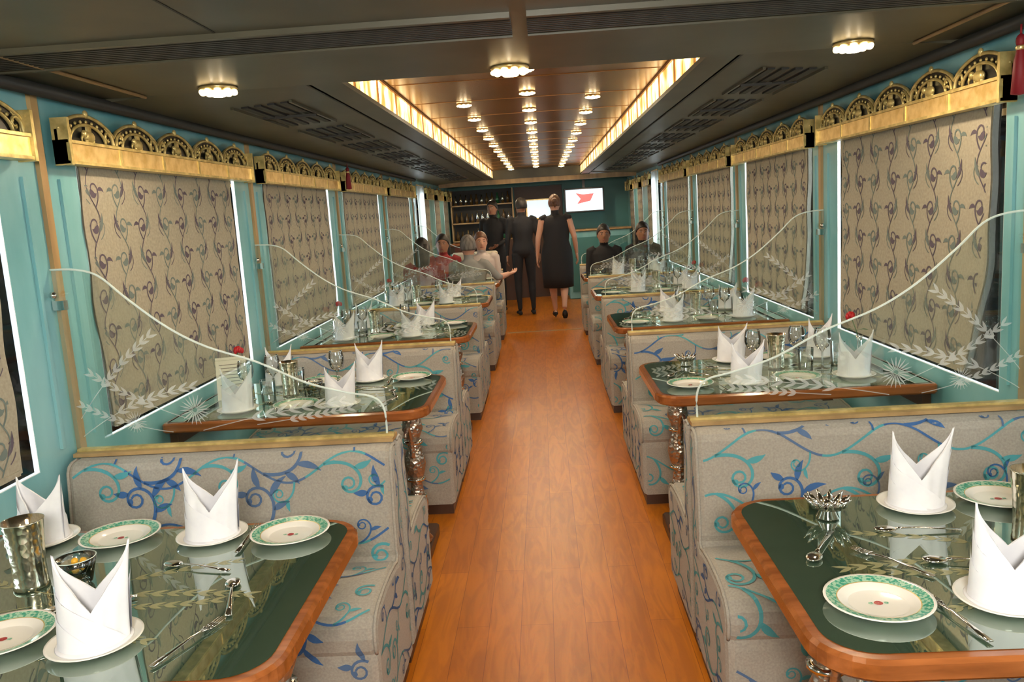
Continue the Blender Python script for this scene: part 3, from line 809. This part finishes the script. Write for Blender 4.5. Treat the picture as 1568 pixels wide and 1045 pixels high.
# ------------------------------------------------------------------ people
def make_person(name, J, loc, rz, cm, hair='hair_bk', skin='skin_d', dress=None, hair_style='short', head_turn=0, fat=1.0, shoes='cloth_black', female=False):
    V=lambda k:Vector(J[k])
    mb=MB(); segs=[]
    def seg(a,b,ra,rb,label): segs.append((Vector(a),Vector(b),(ra+rb)/2,label))
    pel,wai,che,nb=V('pel'),V('wai'),V('che'),V('nb')
    tf=fat
    dn=(wai-pel).normalized()
    mb.tube([pel-dn*.10,pel-dn*.05,pel,wai,che,che+(nb-che)*.55,nb-(nb-che)*.12,nb],[(.10*tf,.08*tf),(.155*tf,.110*tf),(.172*tf,.118*tf),(.140*tf,.102*tf),(.160*tf,.115*tf),(.170*tf,.098),(.105,.075),(.06,.055)],'skin',18,side=(1,0,0))
    seg(pel-dn*.08,wai,.14*tf,.13*tf,'hip'); seg(wai,che,.13*tf,.14*tf,'torso'); seg(che,nb-(nb-che)*.25,.14,.11,'torso')
    hd=V('head')
    mb.tube([nb-(nb-che)*.2,nb,hd-Vector((0,.005,.06))],[.06,.053,.050],'skin',14); seg(nb+Vector((0,0,.012)),hd-Vector((0,0,.05)),.05,.05,'neck')
    Tm=Matrix.Translation(hd)@Matrix.Rotation(head_turn,4,'Z')
    rings=[(-.120,.022,.022,.020),(-.112,.020,.040,.038),(-.090,.012,.053,.062),(-.055,.003,.063,.080),(-.01,-.002,.070,.090),(.03,-.006,.074,.094),(.07,-.010,.068,.084),(.10,-.012,.048,.060),(.115,-.012,.022,.028)]
    mb.loops([[(rx*math.cos(2*pi*j/20), yc+ry*math.sin(2*pi*j/20), z) for j in range(20)] for z,yc,rx,ry in rings],'skin',True,Tm)
    mb.tube([(0,.082,.015),(0,.100,-.022),(0,.088,-.036)],[.008,.013,.010],'skin',8,T=Tm)
    for sx in (-1,1): mb.ball((sx*.074,-.008,-.010),(.010,.018,.030),'skin',10,Tm)
    seg(hd-Vector((0,0,.06)),hd+Vector((0,0,.06)),.075,.075,'head')
    for sx,S in ((-1,'L'),(1,'R')):
        sh,el,wr=V('sh'+S),V('el'+S),V('wr'+S)
        mb.tube([sh-(sh-nb)*.35,sh,sh.lerp(el,.35),el,el.lerp(wr,.3),wr],[.052,.054*tf,.046*tf,.038,.036,.024],'skin',12)
        seg(sh-(sh-nb)*.3,sh,.05,.05,'torso'); seg(sh,el,.045,.045,'uarm'); seg(el,wr,.035,.03,'farm')
        hp,kn,an,to=V('hi'+S),V('kn'+S),V('an'+S),V('to'+S)
        mb.tube([hp,hp.lerp(kn,.3),kn,kn.lerp(an,.3),kn.lerp(an,.75),an],[.088*tf,.082*tf,.056,.055,.037,.034],'skin',14)
        seg(hp,kn,.08,.06,'thigh'); seg(kn,an,.052,.036,'calf')
        hl=an+(an-to)*.30; hl.z=to.z+.008 if hl.z>to.z+.03 and not female else (an.z-.05)
        mb.tube([hl,an.lerp(to,.25)-Vector((0,0,.02)),an.lerp(to,.7),to],[(.028,.026),(.036,.034),(.042,.026),(.030,.016)],'skin',12,side=(1,0,0))
        seg(an-Vector((0,0,.02)),to,.035,.03,'foot')
    me=mb.mesh('tmp'); o=inst(me,'tmp')
    rm=o.modifiers.new('r','REMESH'); rm.mode='VOXEL'; rm.voxel_size=.0125; rm.use_smooth_shade=True
    sm=o.modifiers.new('s','SMOOTH'); sm.factor=.5; sm.iterations=3
    dg=bpy.context.evaluated_depsgraph_get(); ev=o.evaluated_get(dg); m2=bpy.data.meshes.new_from_object(ev)
    nv=len(m2.vertices); co=np.zeros(nv*3); m2.vertices.foreach_get('co',co); co=co.reshape(-1,3)
    faces=[tuple(p.vertices) for p in m2.polygons]
    bpy.data.objects.remove(o)
    cen=np.array([co[list(f)].mean(0) for f in faces])
    best=np.full(len(cen),1e9); lab=np.zeros(len(cen),int)
    for k,(a,bb,r,l) in enumerate(segs):
        A=np.array(a);B=np.array(bb);d=B-A;t=np.clip(((cen-A)@d)/(d@d),0,1)
        dist=np.linalg.norm(cen-(A+t[:,None]*d),axis=1)-r
        mk=dist<best; best[mk]=dist[mk]; lab[mk]=k
    out=MB(); out.v=[Vector(c) for c in co]; out.f=[list(f) for f in faces]
    out.s=[True]*len(faces)
    out.m=[out.mi(cm.get(segs[k][3],skin)) if segs[k][3] not in('head','neck') else out.mi(skin) for k in lab]
    for sx in (-1,1):
        out.ball((sx*.029,.078,.008),(.012,.008,.006),'cloth_white',8,Tm); out.ball((sx*.029,.084,.008),(.006,.005,.005),'eye',8,Tm)
        out.tube([(sx*.014,.088,.026),(sx*.030,.088,.031),(sx*.044,.078,.026)],.003,hair,6,T=Tm)
    out.tube([(-.022,.082,-.062),(0,.090,-.060),(.022,.082,-.062)],[.003,.006,.003],'lip',6,T=Tm)
    nr=14; L=[]
    for i in range(nr+1):
        ph=.03+(pi*.62)*i/nr; row=[]
        for j in range(28):
            a=2*pi*j/28; fr=max(0,math.sin(a))
            p=ph*(1-.42*fr**.7) ; bump=1+.02*math.sin(a*9+i)
            row.append((.083*math.sin(p)*math.cos(a)*bump,-.014+.104*math.sin(p)*math.sin(a)*bump,.012+.118*math.cos(p)))
        L.append(row)
    out.loops(L,hair,True,Tm,True,True)
    if hair_style=='bun':
        out.ball((0,-.115,.035),(.042,.035,.042),hair,14,Tm); out.tube([(0,-.10,.05),(.01,-.125,.0),(.0,-.115,-.05)],[.03,.02,.008],hair,10,T=Tm)
    if hair_style=='long':
        out.tube([(0,-.06,.05),(0,-.085,-.04),(0,-.085,-.14),(0,-.075,-.20)],[(.075,.045),(.085,.045),(.08,.035),(.05,.02)],hair,16,T=Tm,side=(1,0,0))
    for sx,S in ((-1,'L'),(1,'R')):
        el,wr=V('el'+S),V('wr'+S); d=(wr-el).normalized()
        lat=Vector(J.get('palm'+S,(0,1,0))); lat=(lat-d*lat.dot(d)).normalized(); nrm=d.cross(lat)
        if nrm.dot(Vector((-sx,0,0)))<0: nrm=-nrm
        out.tube([wr-d*.02,wr+d*.02,wr+d*.06,wr+d*.09],[(.024,.019),(.032,.017),(.041,.015),(.038,.012)],skin,12,side=tuple(lat))
        for k,(o_,ln) in enumerate(((.030,.066),(.010,.075),(-.010,.070),(-.029,.054))):
            a0=wr+d*.085+lat*o_
            out.tube([a0,a0+d*ln*.45+nrm*.006,a0+d*ln*.78+nrm*.018,a0+d*ln*.95+nrm*.032],[.0088,.0082,.0075,.005],skin,8)
        a0=wr+d*.03+lat*.030
        out.tube([a0,a0+lat*.022+d*.025+nrm*.008,a0+lat*.026+d*.055+nrm*.016],[.012,.010,.007],skin,8)
    if dress:
        out.tube([Vector(p) for p,_ in dress],[r for _,r in dress],cm['torso'],28,side=(1,0,0),caps=True)
    if female:
        for S in ('L','R'):
            an,to=V('an'+S),V('to'+S); hl=an+Vector((0,-.035,-.055))
            out.tube([hl,Vector((hl.x,hl.y,max(0.003,hl.z-.055)))],[.014,.006],shoes,8)
    return out.obj(name,loc,rz)
def stand(**k):
    J=dict(pel=(0,0,.95),wai=(0,0,1.08),che=(0,.005,1.24),nb=(0,-.005,1.44),head=(0,.012,1.58),
      shL=(-.175,0,1.385),elL=(-.225,-.02,1.11),wrL=(-.235,.04,.87),shR=(.175,0,1.385),elR=(.225,-.02,1.11),wrR=(.235,.04,.87),
      hiL=(-.09,0,.90),knL=(-.10,.02,.49),anL=(-.10,-.02,.085),toL=(-.11,.14,.022),hiR=(.09,0,.90),knR=(.10,.02,.49),anR=(.10,-.02,.085),toR=(.11,.14,.022))
    J.update(k); return J
def sit(**k):
    J=dict(pel=(0,0,.575),wai=(0,-.01,.69),che=(0,-.005,.85),nb=(0,0,1.04),head=(0,.02,1.175),
      shL=(-.165,0,.985),elL=(-.195,.02,.73),wrL=(-.12,.22,.60),shR=(.165,0,.985),elR=(.195,.02,.73),wrR=(.12,.22,.60),
      hiL=(-.09,.02,.55),knL=(-.10,.34,.53),anL=(-.10,.42,.085),toL=(-.11,.55,.022),hiR=(.09,.02,.55),knR=(.10,.34,.53),anR=(.10,.42,.085),toR=(.11,.55,.022))
    J.update(k); return J
blk=dict(torso='cloth_black',hip='cloth_black',uarm='cloth_black',farm='cloth_black',thigh='cloth_black',calf='cloth_black',foot='cloth_black')
dz=[((0,0,1.425),(.10,.07)),((0,0,1.395),(.165,.095)),((0,.005,1.30),(.180,.128)),((0,0,1.20),(.182,.132)),((0,0,1.08),(.170,.125)),((0,-.005,.95),(.205,.150)),((0,-.005,.82),(.215,.155)),((0,-.005,.62),(.212,.155)),((0,0,.46),(.205,.165)),((0,0,.455),(.19,.15))]
make_person('woman_in_black_dress',
  stand(hiL=(-.09,0,.92),knL=(-.08,.06,.52),anL=(-.06,.14,.14),toL=(-.065,.28,.035),knR=(.08,-.02,.50),anR=(.06,-.24,.19),toR=(.065,-.16,.045),
        elL=(-.245,-.05,1.12),wrL=(-.265,.02,.88),elR=(.245,-.03,1.12),wrR=(.27,.06,.89)),
  (.22,11.3,0),0,dict(torso='cloth_black',hip='cloth_black',thigh='cloth_black',foot='cloth_black'),'hair_br','skin',dress=dz,hair_style='bun',female=True)
make_person('waiter',stand(),(-.25,12.1,0),pi*.05,blk,head_turn=.3)
make_person('waiter',stand(wrL=(-.12,.22,1.02),wrR=(.12,.22,1.02)),(-.70,12.75,0),pi*.9,blk)
cs=lambda c,sk,tr='cloth_black':dict(torso=c,hip=tr,uarm=c,farm=sk,thigh=tr,calf=tr,foot='cloth_black')
make_person('seated_woman',sit(),(-1.16,9.96,0),pi,cs('cloth_red','skin_d'),hair_style='long',skin='skin_d')
make_person('seated_man',sit(),(-.70,9.96,0),pi,cs('cloth_white','skin','cloth_grey'),'hair_br','skin',head_turn=.2)
make_person('seated_man',sit(elR=(.30,-.02,.84),wrR=(.40,.16,.86)),(-.74,8.63,0),0,cs('cloth_grey','skin'),'hair_gr','skin',fat=1.08)
make_person('seated_woman',sit(),(-1.22,8.63,0),0,cs('cloth_red','skin_d'),hair_style='long')
make_person('seated_man',sit(),(.76,9.96,0),pi,blk,skin='skin_d')
make_person('seated_woman',sit(),(1.22,9.96,0),pi,cs('cloth_black','skin_d'),hair_style='long')

# ------------------------------------------------------------------ lights / world
w=bpy.data.worlds.new('World'); scene.world=w; w.use_nodes=True
bg=w.node_tree.nodes['Background']; bg.inputs['Color'].default_value=(.84,.94,1,1); bg.inputs['Strength'].default_value=10.0
sl=bpy.data.lights.new('sun','SUN'); sl.energy=28; sl.angle=.01; sl.color=(1,.97,.90)
so=bpy.data.objects.new('sun',sl); scene.collection.objects.link(so)
so.rotation_euler=Vector((-.60,-.10,-.58)).to_track_quat('-Z','Y').to_euler()
def area(loc,tgt,e,sx,sy,col):
    l=bpy.data.lights.new('a','AREA'); l.shape='RECTANGLE'; l.size=sx; l.size_y=sy; l.energy=e; l.color=col
    o=bpy.data.objects.new('lamp_area',l); scene.collection.objects.link(o); o.location=loc
    o.rotation_euler=(Vector(tgt)-Vector(loc)).to_track_quat('-Z','Y').to_euler()
area((.1,-.55,1.75),(0,4.5,1.0),68,.5,.3,(1,.95,.86))  # soft fill added behind the camera to brighten the foreground, no fixture there

# ------------------------------------------------------------------ camera
cam=bpy.data.cameras.new('cam'); co=bpy.data.objects.new('camera',cam); scene.collection.objects.link(co)
cam.sensor_width=36; cam.lens=36*1271/1568; cam.clip_start=.05
R_=Matrix.Rotation(math.radians(2.55),4,'Z')@Matrix.Rotation(math.radians(90-8.8),4,'X')@Matrix.Rotation(math.radians(-3.6),4,'Z')
co.matrix_world=Matrix.Translation((.04,0,1.5))@R_
scene.camera=co
scene.view_settings.view_transform='Standard'
